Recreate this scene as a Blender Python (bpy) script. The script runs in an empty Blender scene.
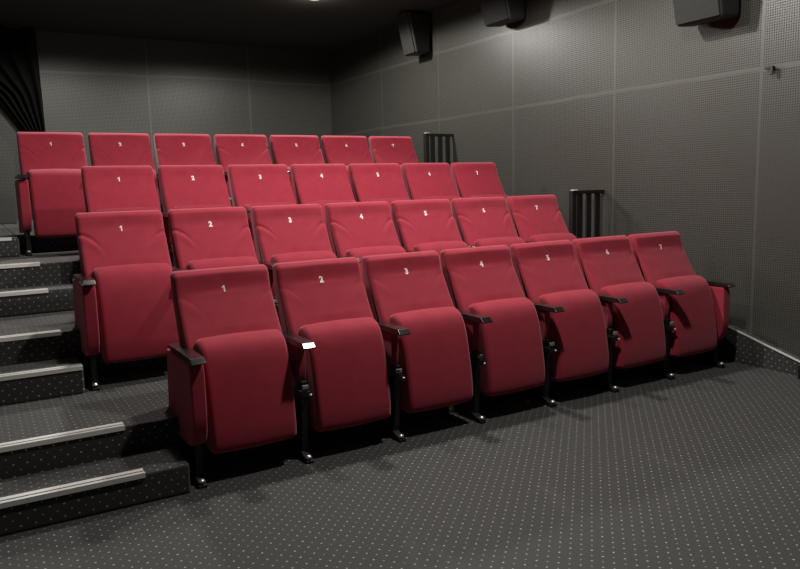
import bpy, bmesh, math
from mathutils import Vector, Matrix
PI = math.pi
SC = bpy.context.scene
COL = SC.collection

# ------------------------------------------------------------------ materials
def new_mat(name):
    m = bpy.data.materials.new(name); m.use_nodes = True
    nt = m.node_tree
    b = nt.nodes['Principled BSDF']
    return m, nt, b

class NB:
    """little node builder: math on sockets or numbers"""
    def __init__(s, nt): s.nt = nt
    def n(s, t, **k):
        o = s.nt.nodes.new(t)
        for a, v in k.items(): setattr(o, a, v)
        return o
    def m(s, op, a, b=None, c=None):
        o = s.n('ShaderNodeMath', operation=op)
        for i, v in enumerate((a, b, c)):
            if v is None: continue
            if hasattr(v, 'links'): s.nt.links.new(v, o.inputs[i])
            else: o.inputs[i].default_value = v
        return o.outputs[0]
    def mix(s, f, a, b):
        o = s.n('ShaderNodeMix', data_type='RGBA')
        for i, v in ((0, f), (6, a), (7, b)):
            if hasattr(v, 'links'): s.nt.links.new(v, o.inputs[i])
            elif i == 0: o.inputs[0].default_value = v
            else: o.inputs[i].default_value = (*v, 1)
        return o.outputs[2]
    def noise(s, vec, scale, detail=3, rough=.55):
        o = s.n('ShaderNodeTexNoise'); o.inputs['Scale'].default_value = scale
        o.inputs['Detail'].default_value = detail; o.inputs['Roughness'].default_value = rough
        if vec is not None: s.nt.links.new(vec, o.inputs['Vector'])
        return o.outputs['Fac']
    def uv(s):
        """in-plane coordinates of box-like surfaces standing square in the room"""
        tc = s.n('ShaderNodeTexCoord'); sp = s.n('ShaderNodeSeparateXYZ'); s.nt.links.new(tc.outputs['Object'], sp.inputs[0])
        g = s.n('ShaderNodeNewGeometry'); sn = s.n('ShaderNodeSeparateXYZ'); s.nt.links.new(g.outputs['True Normal'], sn.inputs[0])
        X, Y, Z = sp.outputs
        ax = s.m('GREATER_THAN', s.m('ABSOLUTE', sn.outputs[0]), .7)
        az = s.m('GREATER_THAN', s.m('ABSOLUTE', sn.outputs[2]), .7)
        u = s.m('ADD', s.m('MULTIPLY', X, s.m('SUBTRACT', 1, ax)), s.m('MULTIPLY', Y, ax))
        v = s.m('ADD', s.m('MULTIPLY', Z, s.m('SUBTRACT', 1, az)), s.m('MULTIPLY', Y, az))
        return u, v, tc.outputs['Object']
    def dots(s, u, v, p, r, ou=0., ov=0.):
        a = s.m('SUBTRACT', s.m('FRACT', s.m('ADD', s.m('DIVIDE', u, p), 100 + ou)), .5)
        b = s.m('SUBTRACT', s.m('FRACT', s.m('ADD', s.m('DIVIDE', v, p), 100 + ov)), .5)
        d = s.m('SQRT', s.m('ADD', s.m('MULTIPLY', a, a), s.m('MULTIPLY', b, b)))
        return s.m('LESS_THAN', d, r / p)
    def bump(s, h, strength, dist, b):
        o = s.n('ShaderNodeBump'); o.inputs['Strength'].default_value = strength; o.inputs['Distance'].default_value = dist
        s.nt.links.new(h, o.inputs['Height']); s.nt.links.new(o.outputs[0], b.inputs['Normal'])

def carpet_mat():
    m, nt, b = new_mat('dotted_carpet'); N = NB(nt); u, v, vec = N.uv()
    d1 = N.dots(u, v, .0565, .0042); d2 = N.dots(u, v, .0565, .0034, .5, .5)
    fine = N.noise(vec, 420, 2); big = N.noise(vec, 2.2, 4)
    base = N.mix(fine, (.008, .008, .0078), (.046, .045, .043))
    base = N.mix(N.m('MULTIPLY', big, .6), base, (.017, .0165, .016))
    sp = N.noise(vec, 37, 1)
    c = N.mix(N.m('MULTIPLY', d1, N.m('ADD', .35, sp)), base, (.44, .43, .40))
    c = N.mix(N.m('MULTIPLY', d2, N.m('ADD', .15, sp)), c, (.44, .43, .40))
    nt.links.new(c, b.inputs['Base Color'])
    b.inputs['Roughness'].default_value = .70; b.inputs['Specular IOR Level'].default_value = .5
    b.inputs['Sheen Weight'].default_value = .25; b.inputs['Sheen Roughness'].default_value = .5
    N.bump(fine, .5, .003, b)
    return m

def wall_mat(name, vseam, hseams, col=(.062, .060, .052), per=1.42):
    m, nt, b = new_mat(name); N = NB(nt); u, v, vec = N.uv()
    hole = N.dots(u, v, .0175, .0045)
    wob = N.m('MULTIPLY', N.m('SUBTRACT', N.noise(vec, .9, 2), .5), .06)
    # vertical seams every 1.42 m, horizontal laps at the given heights
    a = N.m('ABSOLUTE', N.m('SUBTRACT', N.m('FRACT', N.m('ADD', N.m('DIVIDE', N.m('SUBTRACT', u, vseam), per), 100.5)), .5))
    seam = N.m('LESS_THAN', a, .012 / per)
    ridge = N.m('LESS_THAN', a, .006 / per)
    for h in hseams:
        dv = N.m('ADD', N.m('SUBTRACT', v, h), wob)
        s2 = N.m('LESS_THAN', N.m('ABSOLUTE', dv), .017)
        seam = N.m('MAXIMUM', seam, s2)
        ridge = N.m('MAXIMUM', ridge, N.m('LESS_THAN', N.m('ABSOLUTE', dv), .007))
    hole = N.m('MULTIPLY', hole, N.m('SUBTRACT', 1, seam))
    big = N.noise(vec, 1.1, 3)
    c = N.mix(big, tuple(k * .92 for k in col), tuple(k * 1.08 for k in col))
    c = N.mix(N.m('MULTIPLY', hole, .95), c, (.008, .008, .007))
    c = N.mix(N.m('MULTIPLY', seam, .25), c, tuple(k * 1.25 for k in col))
    c = N.mix(N.m('MULTIPLY', ridge, .22), c, tuple(k * 1.7 for k in col))
    nt.links.new(c, b.inputs['Base Color'])
    b.inputs['Roughness'].default_value = .42
    nt.links.new(N.m('MULTIPLY', N.m('SUBTRACT', 1, N.m('MULTIPLY', hole, .8)), .48), b.inputs['Specular IOR Level'])
    h = N.m('SUBTRACT', N.m('MULTIPLY', ridge, 1.0), N.m('MULTIPLY', hole, .6))
    N.bump(h, .4, .003, b)
    return m

def velvet():
    m, nt, b = new_mat('red_velour'); N = NB(nt)
    tc = N.n('ShaderNodeTexCoord'); vec = tc.outputs['Object']
    f = N.noise(vec, 14, 5, .6); g = N.noise(vec, 600, 2)
    c = N.mix(f, (.262, .0185, .034), (.365, .035, .058))
    nt.links.new(c, b.inputs['Base Color'])
    b.inputs['Roughness'].default_value = .8; b.inputs['Specular IOR Level'].default_value = .12
    b.inputs['Sheen Weight'].default_value = .5; b.inputs['Sheen Roughness'].default_value = .45
    b.inputs['Sheen Tint'].default_value = (1, .56, .62, 1)
    N.bump(g, .25, .0015, b)
    return m

def plain(name, col, rough=.5, metal=0., spec=.5, emit=None, strength=0, noise=0.):
    m, nt, b = new_mat(name); N = NB(nt)
    if noise:
        tc = N.n('ShaderNodeTexCoord'); f = N.noise(tc.outputs['Object'], 30, 3)
        nt.links.new(N.mix(f, tuple(k * (1 - noise) for k in col), tuple(min(1, k * (1 + noise)) for k in col)), b.inputs['Base Color'])
    else: b.inputs['Base Color'].default_value = (*col, 1)
    b.inputs['Roughness'].default_value = rough; b.inputs['Metallic'].default_value = metal
    b.inputs['Specular IOR Level'].default_value = spec
    if emit:
        b.inputs['Emission Color'].default_value = (*emit, 1); b.inputs['Emission Strength'].default_value = strength
    return m

CARPET = carpet_mat()
WALL_R = wall_mat('perforated_wall_side', -.03, (2.155, 2.93), per=1.39)
WALL_B = wall_mat('perforated_wall_rear', .01, (2.93,), (.070, .068, .058))
VELVET = velvet()
BLACK = plain('black_plastic', (.012, .012, .013), .28, noise=.2)
ARMBL = plain('black_armrest', (.014, .012, .012), .22, spec=.7, noise=.2)
STEEL = plain('black_steel', (.006, .006, .006), .5, noise=.3)
CHROME = plain('chrome', (.9, .9, .9), .38, .9, noise=.05)
ALU = plain('brushed_aluminium', (.80, .79, .76), .5, .25, noise=.06)
GROOVE = plain('nosing_insert', (.03, .03, .03), .7, noise=.2)
GREY = plain('grey_bracket', (.28, .28, .28), .45, .2, noise=.1)
WHITE = plain('white_thread', (.85, .72, .72), .7, noise=.05)
CEIL = plain('black_ceiling', (.055, .053, .050), .8, noise=.2)
CURT = plain('black_curtain', (.010, .010, .009), .95, spec=.1, noise=.3)
SPK = plain('speaker_grey', (.026, .027, .026), .6, noise=.15)
LAMP = plain('lamp_glass', (.25, .24, .22), .5, emit=(1, .86, .68), strength=.12)
DARKW = plain('dark_wall_paint', (.045, .043, .040), .85, noise=.1)

# ------------------------------------------------------------------ mesh helpers
def link(name, bm, mat, parent=None, smooth=False, bevel=0, seg=3, angle=35):
    me = bpy.data.meshes.new(name)
    bmesh.ops.recalc_face_normals(bm, faces=bm.faces)
    bm.to_mesh(me); bm.free()
    for mm in (mat if isinstance(mat, (list, tuple)) else [mat]): me.materials.append(mm)
    if smooth:
        for p in me.polygons: p.use_smooth = True
    o = bpy.data.objects.new(name, me); COL.objects.link(o)
    if parent: o.parent = parent
    if bevel:
        md = o.modifiers.new('bevel', 'BEVEL'); md.width = bevel; md.segments = seg
        md.limit_method = 'ANGLE'; md.angle_limit = math.radians(angle); md.harden_normals = False
    if smooth:
        w = o.modifiers.new('normals', 'WEIGHTED_NORMAL'); w.keep_sharp = True
    return o

def box(bm, x0, x1, y0, y1, z0, z1, mi=0):
    vs = [bm.verts.new((x, y, z)) for x in (x0, x1) for y in (y0, y1) for z in (z0, z1)]
    for f in ((0, 1, 3, 2), (4, 6, 7, 5), (0, 4, 5, 1), (2, 3, 7, 6), (0, 2, 6, 4), (1, 5, 7, 3)):
        fa = bm.faces.new([vs[i] for i in f]); fa.material_index = mi
    return vs

def prism(bm, prof, x0, x1):
    """closed (y,z) outline drawn out along x"""
    a = [bm.verts.new((x0, y, z)) for y, z in prof]; b = [bm.verts.new((x1, y, z)) for y, z in prof]
    n = len(prof)
    bm.faces.new(a); bm.faces.new(list(reversed(b)))
    for i in range(n): bm.faces.new((a[i], a[(i + 1) % n], b[(i + 1) % n], b[i]))

def catmull(pts, n, closed=False):
    out = []; m = len(pts)
    rng = range(m if closed else m - 1)
    for i in rng:
        g = (lambda k: pts[k % m]) if closed else (lambda k: pts[max(0, min(m - 1, k))])
        p0, p1, p2, p3 = g(i - 1), g(i), g(i + 1), g(i + 2)
        for j in range(n):
            t = j / n
            out.append(tuple(.5 * ((2 * b) + (c - a) * t + (2 * a - 5 * b + 4 * c - d) * t * t + (3 * b - a - 3 * c + d) * t ** 3)
                             for a, b, c, d in zip(p0, p1, p2, p3)))
    if not closed: out.append(pts[-1])
    return out

def cushion(bm, prof, x0, x1, r, nx, disp, cy, corner=None):
    """a padded body: closed (y,z) outline swept along x, its ends pulled in to a soft edge of radius r"""
    xs = []
    for k in range(6):
        a = k / 5 * PI / 2
        xs.append((x0 + r * (1 - math.cos(PI / 2 - a + 0) ) if False else x0 + r * (1 - math.sin(a)), r * (1 - math.cos(a))))
    xs = [(x0 + r * (1 - math.sin(PI / 2 * (1 - k / 5))) if True else 0, 0) for k in range(1)] and \
         [(x0 + r * (1 - math.cos(k / 5 * PI / 2)), r * (1 - math.sin(k / 5 * PI / 2))) for k in range(6)]
    inner = [(x0 + r + (x1 - x0 - 2 * r) * k / nx, 0.) for k in range(1, nx)]
    xs = xs + inner + [(x1 + x0 - x, ins) for x, ins in reversed(xs)]
    n = len(prof)
    # outward normals of the outline
    area = sum(prof[i][0] * prof[(i + 1) % n][1] - prof[(i + 1) % n][0] * prof[i][1] for i in range(n))
    sg = 1 if area > 0 else -1
    nor = []
    for i in range(n):
        a, b = prof[i - 1], prof[(i + 1) % n]
        t = (b[0] - a[0], b[1] - a[1]); l = math.hypot(*t) or 1
        nor.append((sg * t[1] / l, -sg * t[0] / l))
    rings = []
    for x, ins in xs:
        ring = []
        for i in range(n):
            y, z = prof[i]; ny, nz = nor[i]
            k = -ins + disp(x, y, z, ny, nz)
            ring.append(bm.verts.new((x, y + ny * k, z + nz * k)))
        rings.append(ring)
    for a, b in zip(rings, rings[1:]):
        for i in range(n): bm.faces.new((a[i], a[(i + 1) % n], b[(i + 1) % n], b[i]))
    bm.faces.new(rings[0]); bm.faces.new(list(reversed(rings[-1])))

def lathe(bm, prof, cx, cy, cz, n=16):
    """(radius, height) outline turned about a vertical axis"""
    rings = [[bm.verts.new((cx + r * math.cos(2 * PI * k / n), cy + r * math.sin(2 * PI * k / n), cz + h)) for k in range(n)] for r, h in prof]
    for a, b in zip(rings, rings[1:]):
        for k in range(n): bm.faces.new((a[k], a[(k + 1) % n], b[(k + 1) % n], b[k]))
    bm.faces.new(rings[0]); bm.faces.new(rings[-1])

def empty(name, loc, label, cat, group=None):
    o = bpy.data.objects.new(name, None); COL.objects.link(o); o.location = loc; o.empty_display_size = .1
    o['label'] = label; o['category'] = cat
    if group: o['group'] = group
    return o

def struct(name, bm, mat, **k):
    o = link(name, bm, mat, **k); o['kind'] = 'structure'; return o

# ------------------------------------------------------------------ measurements
P = .55                                     # seat pitch
ROWY = [0., 1.0276, 2.1181, 3.1355]         # front foot line of each row
ROWX = [0., -.3046, -.1089, -.4515]
ROWZ = [0., .2846, .5959, .9108]
XW = 4.15; XL = -1.75; YB = 7.15; YF = -6.2; ZC = 3.42
FR = .255; F2 = -.04                        # platform edge / half step edge behind the foot line

# ------------------------------------------------------------------ room
bm = bmesh.new(); box(bm, XL - .1, XW + .1, YF - .1, YB + .1, -.12, 0); struct('floor', bm, CARPET)
bm = bmesh.new(); box(bm, XL - .1, XW + .1, YF - .1, YB + .1, ZC, ZC + .1); struct('ceiling', bm, CEIL)
bm = bmesh.new(); box(bm, XW, XW + .1, YF - .1, YB + .1, 0, ZC); struct('wall_right', bm, WALL_R)
bm = bmesh.new(); box(bm, XL - .1, XL, YF - .1, YB + .1, 0, ZC); struct('wall_left', bm, DARKW)
bm = bmesh.new(); box(bm, XL, XW, YB, YB + .1, 0, ZC); struct('wall_back', bm, WALL_B)
bm = bmesh.new(); box(bm, XL, XW, YF - .1, YF, 0, ZC); struct('wall_front', bm, DARKW)

def nosing(parent, x0, x1, y, z):
    """ribbed aluminium edge: two bright bands with a dark groove, and the lip over the riser"""
    bm = bmesh.new()
    box(bm, x0, x1, y + .026, y + .058, z - .001, z + .005, 0)
    box(bm, x0, x1, y + .014, y + .026, z - .001, z + .0010, 1)
    box(bm, x0, x1, y - .007, y + .014, z - .001, z + .005, 0)
    box(bm, x0, x1, y - .007, y - .001, z - .018, z - .001, 0)
    return link('nosing_strip', bm, [ALU, GROOVE], parent)

noseA = [None, -.28, -.43, -.43]
for r in (1, 2, 3):
    y0 = ROWY[r - 1] + FR
    y1 = (ROWY[r] + FR if r < 3 else YB)
    bm = bmesh.new(); box(bm, XL, XW, y0, y1, 0, ROWZ[r])
    o = struct('platform', bm, CARPET, bevel=.008, seg=2)
    nosing(o, XL, noseA[r], y0, ROWZ[r])
bm = bmesh.new(); box(bm, -.508, XW, ROWY[3] + FR, YB, 0, 1.06); struct('platform', bm, CARPET, bevel=.008, seg=2)
stepx = [-.055, -.36, -.165, -.51]
stepn = [-.255, -.362, -.415, -.56]
where = ['beside the front row', 'beside the second row', 'beside the third row', 'beside the back row']
ORD = ['lowest', 'second', 'third', 'topmost']
for r in range(4):
    y0 = ROWY[r] + F2; y1 = ROWY[r] + FR if r < 3 else YB
    z0 = ROWZ[r]; z1 = (ROWZ[r] + ROWZ[r + 1]) / 2 if r < 3 else 1.06
    o = empty('stair_step', ((XL + stepx[r]) / 2, y0, z0), f'{ORD[r]} carpeted half step in the left aisle, {where[r]}', 'step', 'half steps of the aisle stairs')
    M = Matrix.Translation(-o.location)
    bm = bmesh.new(); box(bm, XL + .002, stepx[r], y0, y1, z0, z1)
    b = link('step_block', bm, CARPET, None, bevel=.012, seg=3)
    n = nosing(None, XL + .002, stepn[r], y0, z1)
    for c in (b, n): c.parent = o; c.matrix_parent_inverse = M

# raked carpet stringer along the right wall, metal strip on its top
def stz(y): return .268 + (y - .13) * .285
bm = bmesh.new(); prism(bm, [(-.80, 0), (3.4, 0), (3.4, stz(3.4)), (-.80, stz(-.80))], 4.075, XW)
sb = struct('baseboard_right', bm, CARPET)
bm = bmesh.new(); prism(bm, [(-.80, stz(-.80)), (3.4, stz(3.4)), (3.4, stz(3.4) + .007), (-.80, stz(-.80) + .007)], 4.066, 4.088)
link('metal_strip', bm, ALU, sb)
# dark plinth on the landing in the rear left corner
bm = bmesh.new(); box(bm, XL + .004, -.36, 6.05, YB - .002, 1.061, 1.375)
o = link('plinth', bm, DARKW, bevel=.01); o['label'] = 'low dark carpeted plinth on the top landing at the far left'; o['category'] = 'plinth'

# ------------------------------------------------------------------ one cinema seat and its parts
def arc_depth(x, z, amp):
    """a pair of soft stitched creases running from the upper side edges in and down"""
    u = max(0, min(x - .018, .532 - x))    # distance from the nearer side edge
    zc = .868 - 6.0 * u * u
    fade = 1 if u < .085 else max(0, 1 - (u - .085) / .05)
    d = (z - zc)
    return amp * fade * (-math.exp(-(d / .009) ** 2) + .5 * math.exp(-((d + .030) / .024) ** 2))

def make_backrest(amp, hollow=.004):
    front = [(.150, .44), (.160, .56), (.182, .63), (.216, .69), (.254, .75), (.290, .81), (.320, .862), (.339, .905), (.350, .945), (.360, .972), (.380, .989)]
    back = [(.404, .995), (.430, .988), (.442, .968), (.438, .93), (.420, .84), (.375, .72), (.330, .60), (.290, .46)]
    prof = catmull(front, 7)[:-1] + catmull([front[-1]] + back, 3)
    bm = bmesh.new()
    def disp(x, y, z, ny, nz):
        if ny > 0 or z < .66: return 0
        u = (x - .275) / .257
        k = .008 * (1 - u * u) - .003
        if z > .87: k -= hollow * math.exp(-(u / .6) ** 2) * math.sin(min(1, (z - .87) / .10) * PI)
        return (k + arc_depth(x, z, amp)) * min(1, (z - .66) / .05) * min(1, max(0, -ny) * 1.3)
    cushion(bm, prof, .020, .5255, .022, 56, disp, 0)
    return bm

def cush_bm():
    front = [(.125, .142), (.060, .134), (.006, .144), (-.012, .174), (-.012, .25), (.004, .36), (.026, .47), (.052, .565), (.085, .635), (.125, .668), (.172, .681), (.213, .666), (.232, .628)]
    back = [(.226, .56), (.205, .44), (.180, .32), (.155, .20)]
    prof = catmull(front + back, 4, True)
    bm = bmesh.new()
    def disp(x, y, z, ny, nz):
        u = (x - .2775) / .2125
        return .007 * (1 - u * u) * (1 if ny < .2 else 0) - .003
    cushion(bm, prof, .065, .502, .026, 14, disp, 0)
    return bm

def arm_bm():
    prof = [(.385, .610), (.385, .630), (.10, .637), (-.044, .636), (-.070, .611), (-.066, .606), (-.04, .605), (.10, .606)]
    bm = bmesh.new(); prism(bm, prof, -.024, .044); return bm

def leg_bm():
    bm = bmesh.new()
    prism(bm, [(.055, .03), (.20, .03), (.235, .42), (.03, .42)], -.006, .030)
    prism(bm, [(-.022, 0), (.20, 0), (.20, .05), (.10, .060), (.04, .040), (-.022, .016)], -.014, .026)
    box(bm, -.016, .034, .0, .05, .345, .375)
    return bm

def panel_bm(end):
    bm = bmesh.new()
    if end: prof = [(-.015, .600), (-.026, .56), (-.030, .36), (-.018, .27), (.02, .205), (.075, .185), (.46, .160), (.475, .20), (.43, .600)]
    else: prof = [(.055, .600), (.05, .50), (.06, .42), (.09, .38), (.22, .36), (.30, .42), (.33, .600)]
    a, b = (-.024, .046) if end else (-.008, .036)
    prism(bm, prof, a, b)
    return bm

def bolt_bm():
    bm = bmesh.new(); lathe(bm, [(.017, -.004), (.017, .002), (.014, .008), (.008, .012), (.002, .013)], .004, -.006, .030, 14); return bm

def bracket_bm():
    bm = bmesh.new(); box(bm, -.012, .022, -.004, .008, .388, .408); return bm

def knob_bm():
    bm = bmesh.new(); lathe(bm, [(.006, -.006), (.009, 0), (.006, .006)], .030, -.004, .355, 10); return bm

def shell_bm():
    prof = [(.292, .455), (.332, .60), (.377, .72), (.422, .84), (.441, .93), (.452, .93), (.436, .83), (.392, .71), (.350, .59), (.312, .455)]
    bm = bmesh.new(); prism(bm, prof, .050, .500); return bm

from mathutils.bvhtree import BVHTree
_b = make_backrest(.0035); _b.normal_update(); TREE = BVHTree.FromBMesh(_b); _b.free()
def digit_bm(d):
    cu = bpy.data.curves.new('t', 'FONT'); cu.body = str(d); cu.size = .044; cu.extrude = .0012; cu.offset = .0012 if d == 6 else .0022
    cu.align_x = 'CENTER'; cu.resolution_u = 6
    o = bpy.data.objects.new('t', cu); COL.objects.link(o)
    dg = bpy.context.evaluated_depsgraph_get()
    me = bpy.data.meshes.new_from_object(o.evaluated_get(dg))
    bm = bmesh.new(); bm.from_mesh(me)
    bpy.data.objects.remove(o); bpy.data.curves.remove(cu); bpy.data.meshes.remove(me)
    if d == 1:
        bm.free(); bm = bmesh.new()
        out = [(.007, 0), (.007, .036), (.000, .036), (-.003, .030), (-.010, .027), (-.010, .021), (-.001, .023), (-.001, 0)]
        lo = [bm.verts.new((x, y, -.0012)) for x, y in out]; hi = [bm.verts.new((x, y, .0012)) for x, y in out]
        bm.faces.new(lo); bm.faces.new(hi[::-1])
        for i in range(8): bm.faces.new((lo[i], lo[(i + 1) % 8], hi[(i + 1) % 8], hi[i]))
    # stand the figure up, facing the front of the house
    if d == 1: bmesh.ops.scale(bm, vec=(.88, .88, 1), verts=bm.verts)
    bmesh.ops.transform(bm, matrix=Matrix.Translation((.264, 0, .878)) @ Matrix.Rotation(math.radians(90), 4, 'X'), verts=bm.verts)
    for v in bm.verts:                      # lay it on the padded surface
        h = TREE.ray_cast(Vector((v.co.x, -.5, v.co.z)), Vector((0, 1, 0)))[0]
        v.co.y += h.y - .0008
    return bm

def proto_mesh(name, bm, mat, smooth=False, bevel=0, seg=3, angle=35):
    return link(name, bm, mat, None, smooth, bevel, seg, angle)

PR = {
    'backrest_plain': proto_mesh('backrest', make_backrest(.0014), VELVET, True),
    'backrest_crease': proto_mesh('backrest', make_backrest(.0085), VELVET, True),
    'backrest_hollow': proto_mesh('backrest', make_backrest(.0085, .013), VELVET, True),
    'cushion': proto_mesh('seat_cushion', cush_bm(), VELVET, True),
    'armrest': proto_mesh('armrest', arm_bm(), ARMBL, True, .006, 3, 12),
    'leg': proto_mesh('leg', leg_bm(), STEEL, True, .004, 2),
    'foot_bolt': proto_mesh('foot_bolt', bolt_bm(), CHROME, True),
    'bracket': proto_mesh('hinge_bracket', bracket_bm(), GREY, True, .002, 2),
    'knob': proto_mesh('hinge_knob', knob_bm(), CHROME, True),
    'end_panel': proto_mesh('side_panel', panel_bm(True), VELVET, True, .010, 3, 50),
    'mid_panel': proto_mesh('side_panel', panel_bm(False), VELVET, True, .006, 2, 50),
    'shell': proto_mesh('back_shell', shell_bm(), BLACK, True, .004, 2),
}
for d in range(1, 8): PR[d] = proto_mesh('seat_number', digit_bm(d), WHITE)
for k, o in PR.items(): COL.objects.unlink(o)

def put(key, parent, dx=0):
    c = PR[key].copy(); c.name = PR[key].name.split('.')[0]; COL.objects.link(c); c.parent = parent
    c.location.x = dx
    return c

def stand(root, dx, end, mirror=False):
    """the frame between two seats: armrest, side panel, leg with its chrome bolt"""
    a = put('armrest', root, dx); a['label'] = 'glossy black armrest'
    put('end_panel' if end else 'mid_panel', root, dx)
    l = put('leg', root, dx)
    b = put('foot_bolt', l); b['label'] = 'chrome bolt on the foot'
    if not end:
        k = put('bracket', l); k['label'] = 'small grey hinge bracket'; put('knob', l)

ROWN = ['front row', 'second row', 'third row', 'back row']
WHERE = {1: ', beside the left aisle', 7: ', nearest the right wall'}
for r in range(4):
    for i in range(7):
        t = empty('cinema_seat', (ROWX[r] + i * P, ROWY[r], ROWZ[r]),
                  f'red velour folded cinema seat numbered {i + 1} in the {ROWN[r]}' + WHERE.get(i + 1, ''), 'seat',
                  f'red folding seats of the {ROWN[r]}')
        b = put(('backrest_plain', 'backrest_crease', 'backrest_plain', 'backrest_hollow')[r], t)
        n = put(i + 1, b); n.location.y = .0052 if r == 3 else 0; n['label'] = f'white figure {i + 1}'
        put('shell', t); put('cushion', t)
        stand(t, 0, i == 0)
        if i == 6: stand(t, P, True)
for o in list(PR.values()): bpy.data.objects.remove(o)

# ------------------------------------------------------------------ black barred rails closing the gaps at the right wall
for y, z, zt, lab in ((1.48, ROWZ[1], 1.305, 'black barred guard rail by the right wall behind the second row'),
                      (3.86, 1.06, 1.965, 'black barred guard rail by the right wall at the end of the back row')):
    t = empty('guard_rail', (3.95, y, z), lab, 'railing', 'black barred guard rails at the right wall')
    H = zt - z
    bm = bmesh.new(); box(bm, -.19, -.140, -.02, .03, 0, H); link('post', bm, STEEL, t, bevel=.004)
    bm = bmesh.new(); box(bm, -.20, -.150, -.045, -.005, H, H + .008); c = link('post_highlight', bm, ALU, t, bevel=.002); c['label'] = 'pale strip standing in for the highlight on the post top'  # added pale strip imitating the highlight on top of the post
    for k in range(3):
        x = -.112 + k * .105
        bm = bmesh.new(); box(bm, x, x + .056, -.010, .010, .03, H - .02); link('slat', bm, STEEL, t, bevel=.003)
    bm = bmesh.new(); box(bm, -.145, .195, -.022, .022, H - .03, H); link('top_bar', bm, STEEL, t, bevel=.004)
    bm = bmesh.new(); box(bm, -.145, .195, -.022, .022, 0, .035); link('bottom_bar', bm, STEEL, t, bevel=.003)

# ------------------------------------------------------------------ wall loudspeakers
for (y0, w, zb, lab) in ((4.25, .27, 2.93, 'dark grey wall loudspeaker above the back row, farthest of the three'),
                      (2.507, .40, 2.97, 'dark grey wall loudspeaker in the middle of the right wall, at the upper edge'),
                      (.135, .40, 2.525, 'dark grey wall loudspeaker nearest the front on the right wall')):
    h = min(.48, ZC - zb - .015)
    t = empty('wall_speaker', (XW, y0 + w / 2, zb), lab, 'speaker', 'loudspeakers on the right wall')
    def sol(name, x0b, x0t, x1, ya, yb, za, zc, mat, bev):
        bm = bmesh.new()
        v = [bm.verts.new(c) for c in ((x0b, ya, za), (x0b, yb, za), (x0t, yb, zc), (x0t, ya, zc), (x1, ya, za + .02), (x1, yb, za + .02), (x1, yb, zc), (x1, ya, zc))]
        for f in ((0, 1, 2, 3), (7, 6, 5, 4), (0, 3, 7, 4), (1, 5, 6, 2), (0, 4, 5, 1), (3, 2, 6, 7)): bm.faces.new([v[i] for i in f])
        return link(name, bm, mat, t, bevel=bev)
    sol('cabinet', -.235, -.34, -.035, -w / 2, w / 2, 0, h, SPK, .024)
    sol('grille', -.250, -.355, -.236, -w / 2 + .012, w / 2 - .012, .012, h - .012, plain('speaker_cloth', (.020, .021, .020), .9, noise=.3), .004)
    bm = bmesh.new(); box(bm, -.036, 0, -.06, .06, .12, .26); link('wall_bracket', bm, STEEL, t)

# small things on the right wall
t = empty('wall_clip', (XW, -.115, 2.13), 'tiny black clip on the right wall near the upper right corner of the photo', 'clip')
bm = bmesh.new(); box(bm, -.05, 0, -.015, .035, .01, .03); link('clip_arm', bm, STEEL, t, bevel=.003)
bm = bmesh.new(); box(bm, -.05, -.035, -.030, -.005, -.035, .03); link('clip_hook', bm, STEEL, t, bevel=.003)
t = empty('floor_socket', (4.0, -.50, 0), 'small black box standing at the foot of the right wall', 'box')
bm = bmesh.new(); box(bm, -.0, .07, -.15, .01, 0, .10); link('housing', bm, BLACK, t, bevel=.006)
bm = bmesh.new(); box(bm, -.006, -.0, -.13, -.01, .02, .08); link('cover', bm, STEEL, t, bevel=.002)

# ------------------------------------------------------------------ drawn-back curtain in the rear left corner
def curtain():
    bm = bmesh.new(); rows = []
    for j in range(31):
        z = 3.40 - 2.34 * j / 30
        s = j / 30
        # left edge sweeps in towards the tie, then hangs
        if z > 2.60: xl = -1.70 + (3.40 - z) / .80 * 1.27
        elif z > 2.05: xl = -.43 + (2.60 - z) / .55 * .37
        else: xl = -.06
        xr = .080 + .03 * s
        row = []
        for i in range(61):
            q = i / 60
            amp = .035 + .03 * (1 - s)
            row.append(bm.verts.new((xl + (xr - xl) * q, 6.96 + amp * math.sin(q * 2 * PI * 6 + .6 * s), z)))
        rows.append(row)
    for a, b in zip(rows, rows[1:]):
        for i in range(60): bm.faces.new((a[i], a[i + 1], b[i + 1], b[i]))
    return bm
cu = empty('curtain', (-.5, 6.96, 1.06), 'black curtain gathered to the right in the rear left corner', 'curtain')
c = link('drape', curtain(), CURT, None, smooth=False)
for p in c.data.polygons: p.use_smooth = True
md = c.modifiers.new('thick', 'SOLIDIFY'); md.thickness = .004
c.parent = cu; c.matrix_parent_inverse = Matrix.Translation(-cu.location)
bm = bmesh.new(); box(bm, XL + .02, .09, 6.94, 6.98, 3.385, 3.415)
c = link('curtain_rail', bm, STEEL, None); c.parent = cu; c.matrix_parent_inverse = Matrix.Translation(-cu.location)

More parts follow.
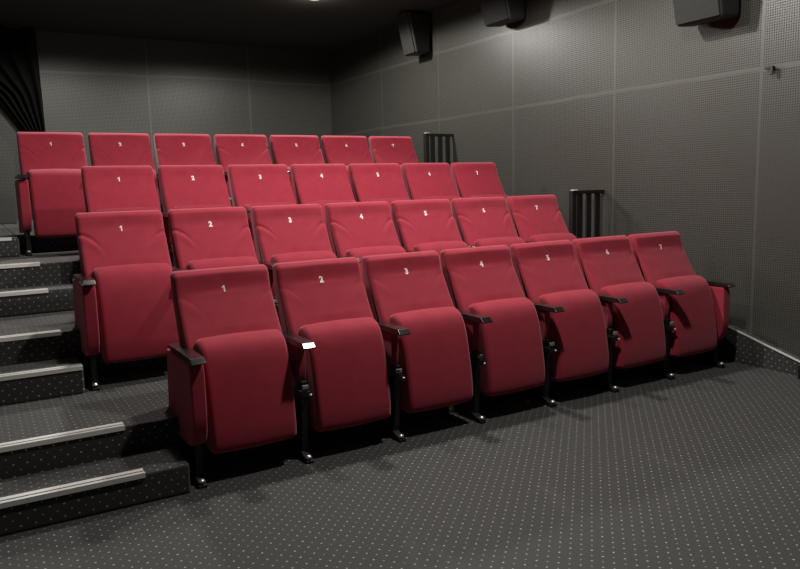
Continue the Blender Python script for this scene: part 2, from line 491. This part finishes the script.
# ------------------------------------------------------------------ ceiling lights
LIGHTS = [(2.60, 4.20, .85, 'rear right'), (.40, 4.26, .75, 'rear left'), (2.25, 1.05, 1.0, 'middle right'), (.40, 1.05, .5, 'middle left'), (1.6, -.75, .95, 'front')]
BASE = 215
for x, y, k, nm in LIGHTS:
    t = empty('ceiling_light', (x, y, ZC), f'small round ceiling light above the {nm} of the seating', 'lamp', 'round ceiling lights')
    bm = bmesh.new(); lathe(bm, [(.085, 0), (.085, -.010), (.070, -.014)], 0, 0, 0, 28); link('rim', bm, BLACK, t, True)
    bm = bmesh.new(); lathe(bm, [(.070, -.008), (.066, -.020), (.045, -.028), (.01, -.030)], 0, 0, 0, 28); link('diffuser', bm, LAMP, t, True)
    ld = bpy.data.lights.new('lamp', 'SPOT'); ld.shadow_soft_size = .085; ld.energy = BASE * k; ld.color = (1, .965, .905)
    ld.spot_size = math.radians(173); ld.spot_blend = .18
    lo = bpy.data.objects.new('bulb_light', ld); COL.objects.link(lo); lo.location = (x, y, ZC - .070)
    pl = bpy.data.lights.new('glow', 'POINT'); pl.energy = 3.0 * k; pl.color = (1, .9, .78); pl.shadow_soft_size = .03
    po = bpy.data.objects.new('bulb_glow', pl); COL.objects.link(po); po.location = (x, y, ZC - .20)

w = bpy.data.worlds.new('world'); SC.world = w; w.use_nodes = True
w.node_tree.nodes['Background'].inputs[0].default_value = (.5, .5, .5, 1); w.node_tree.nodes['Background'].inputs[1].default_value = .0

# ------------------------------------------------------------------ camera (fitted to the seat grid)
cx, cy, cz, yaw, pit, rol, f = -.8365, -3.3521, 1.4087, .5293, -.1377, -.0251, 731.296
def unrot(x, y, z):
    c, s = math.cos(rol), math.sin(rol); x, z = x * c - z * s, x * s + z * c
    c, s = math.cos(pit), math.sin(pit); y, z = y * c - z * s, y * s + z * c
    c, s = math.cos(yaw), math.sin(yaw); x, y = x * c + y * s, -x * s + y * c
    return Vector((x, y, z))
R, F, U = unrot(1, 0, 0), unrot(0, 1, 0), unrot(0, 0, 1)
cam = bpy.data.cameras.new('camera'); co = bpy.data.objects.new('camera', cam); COL.objects.link(co)
m = Matrix((R, U, -F)).transposed().to_4x4(); m.translation = (cx, cy, cz); co.matrix_world = m
cam.sensor_fit = 'HORIZONTAL'; cam.sensor_width = 36; cam.lens = f / 800 * 36; cam.clip_start = .05; cam.clip_end = 60
SC.camera = co
vs = SC.view_settings; vs.view_transform = 'Standard'; vs.look = 'None'; vs.gamma = 1; vs.use_curve_mapping = False; vs.exposure = 0.0
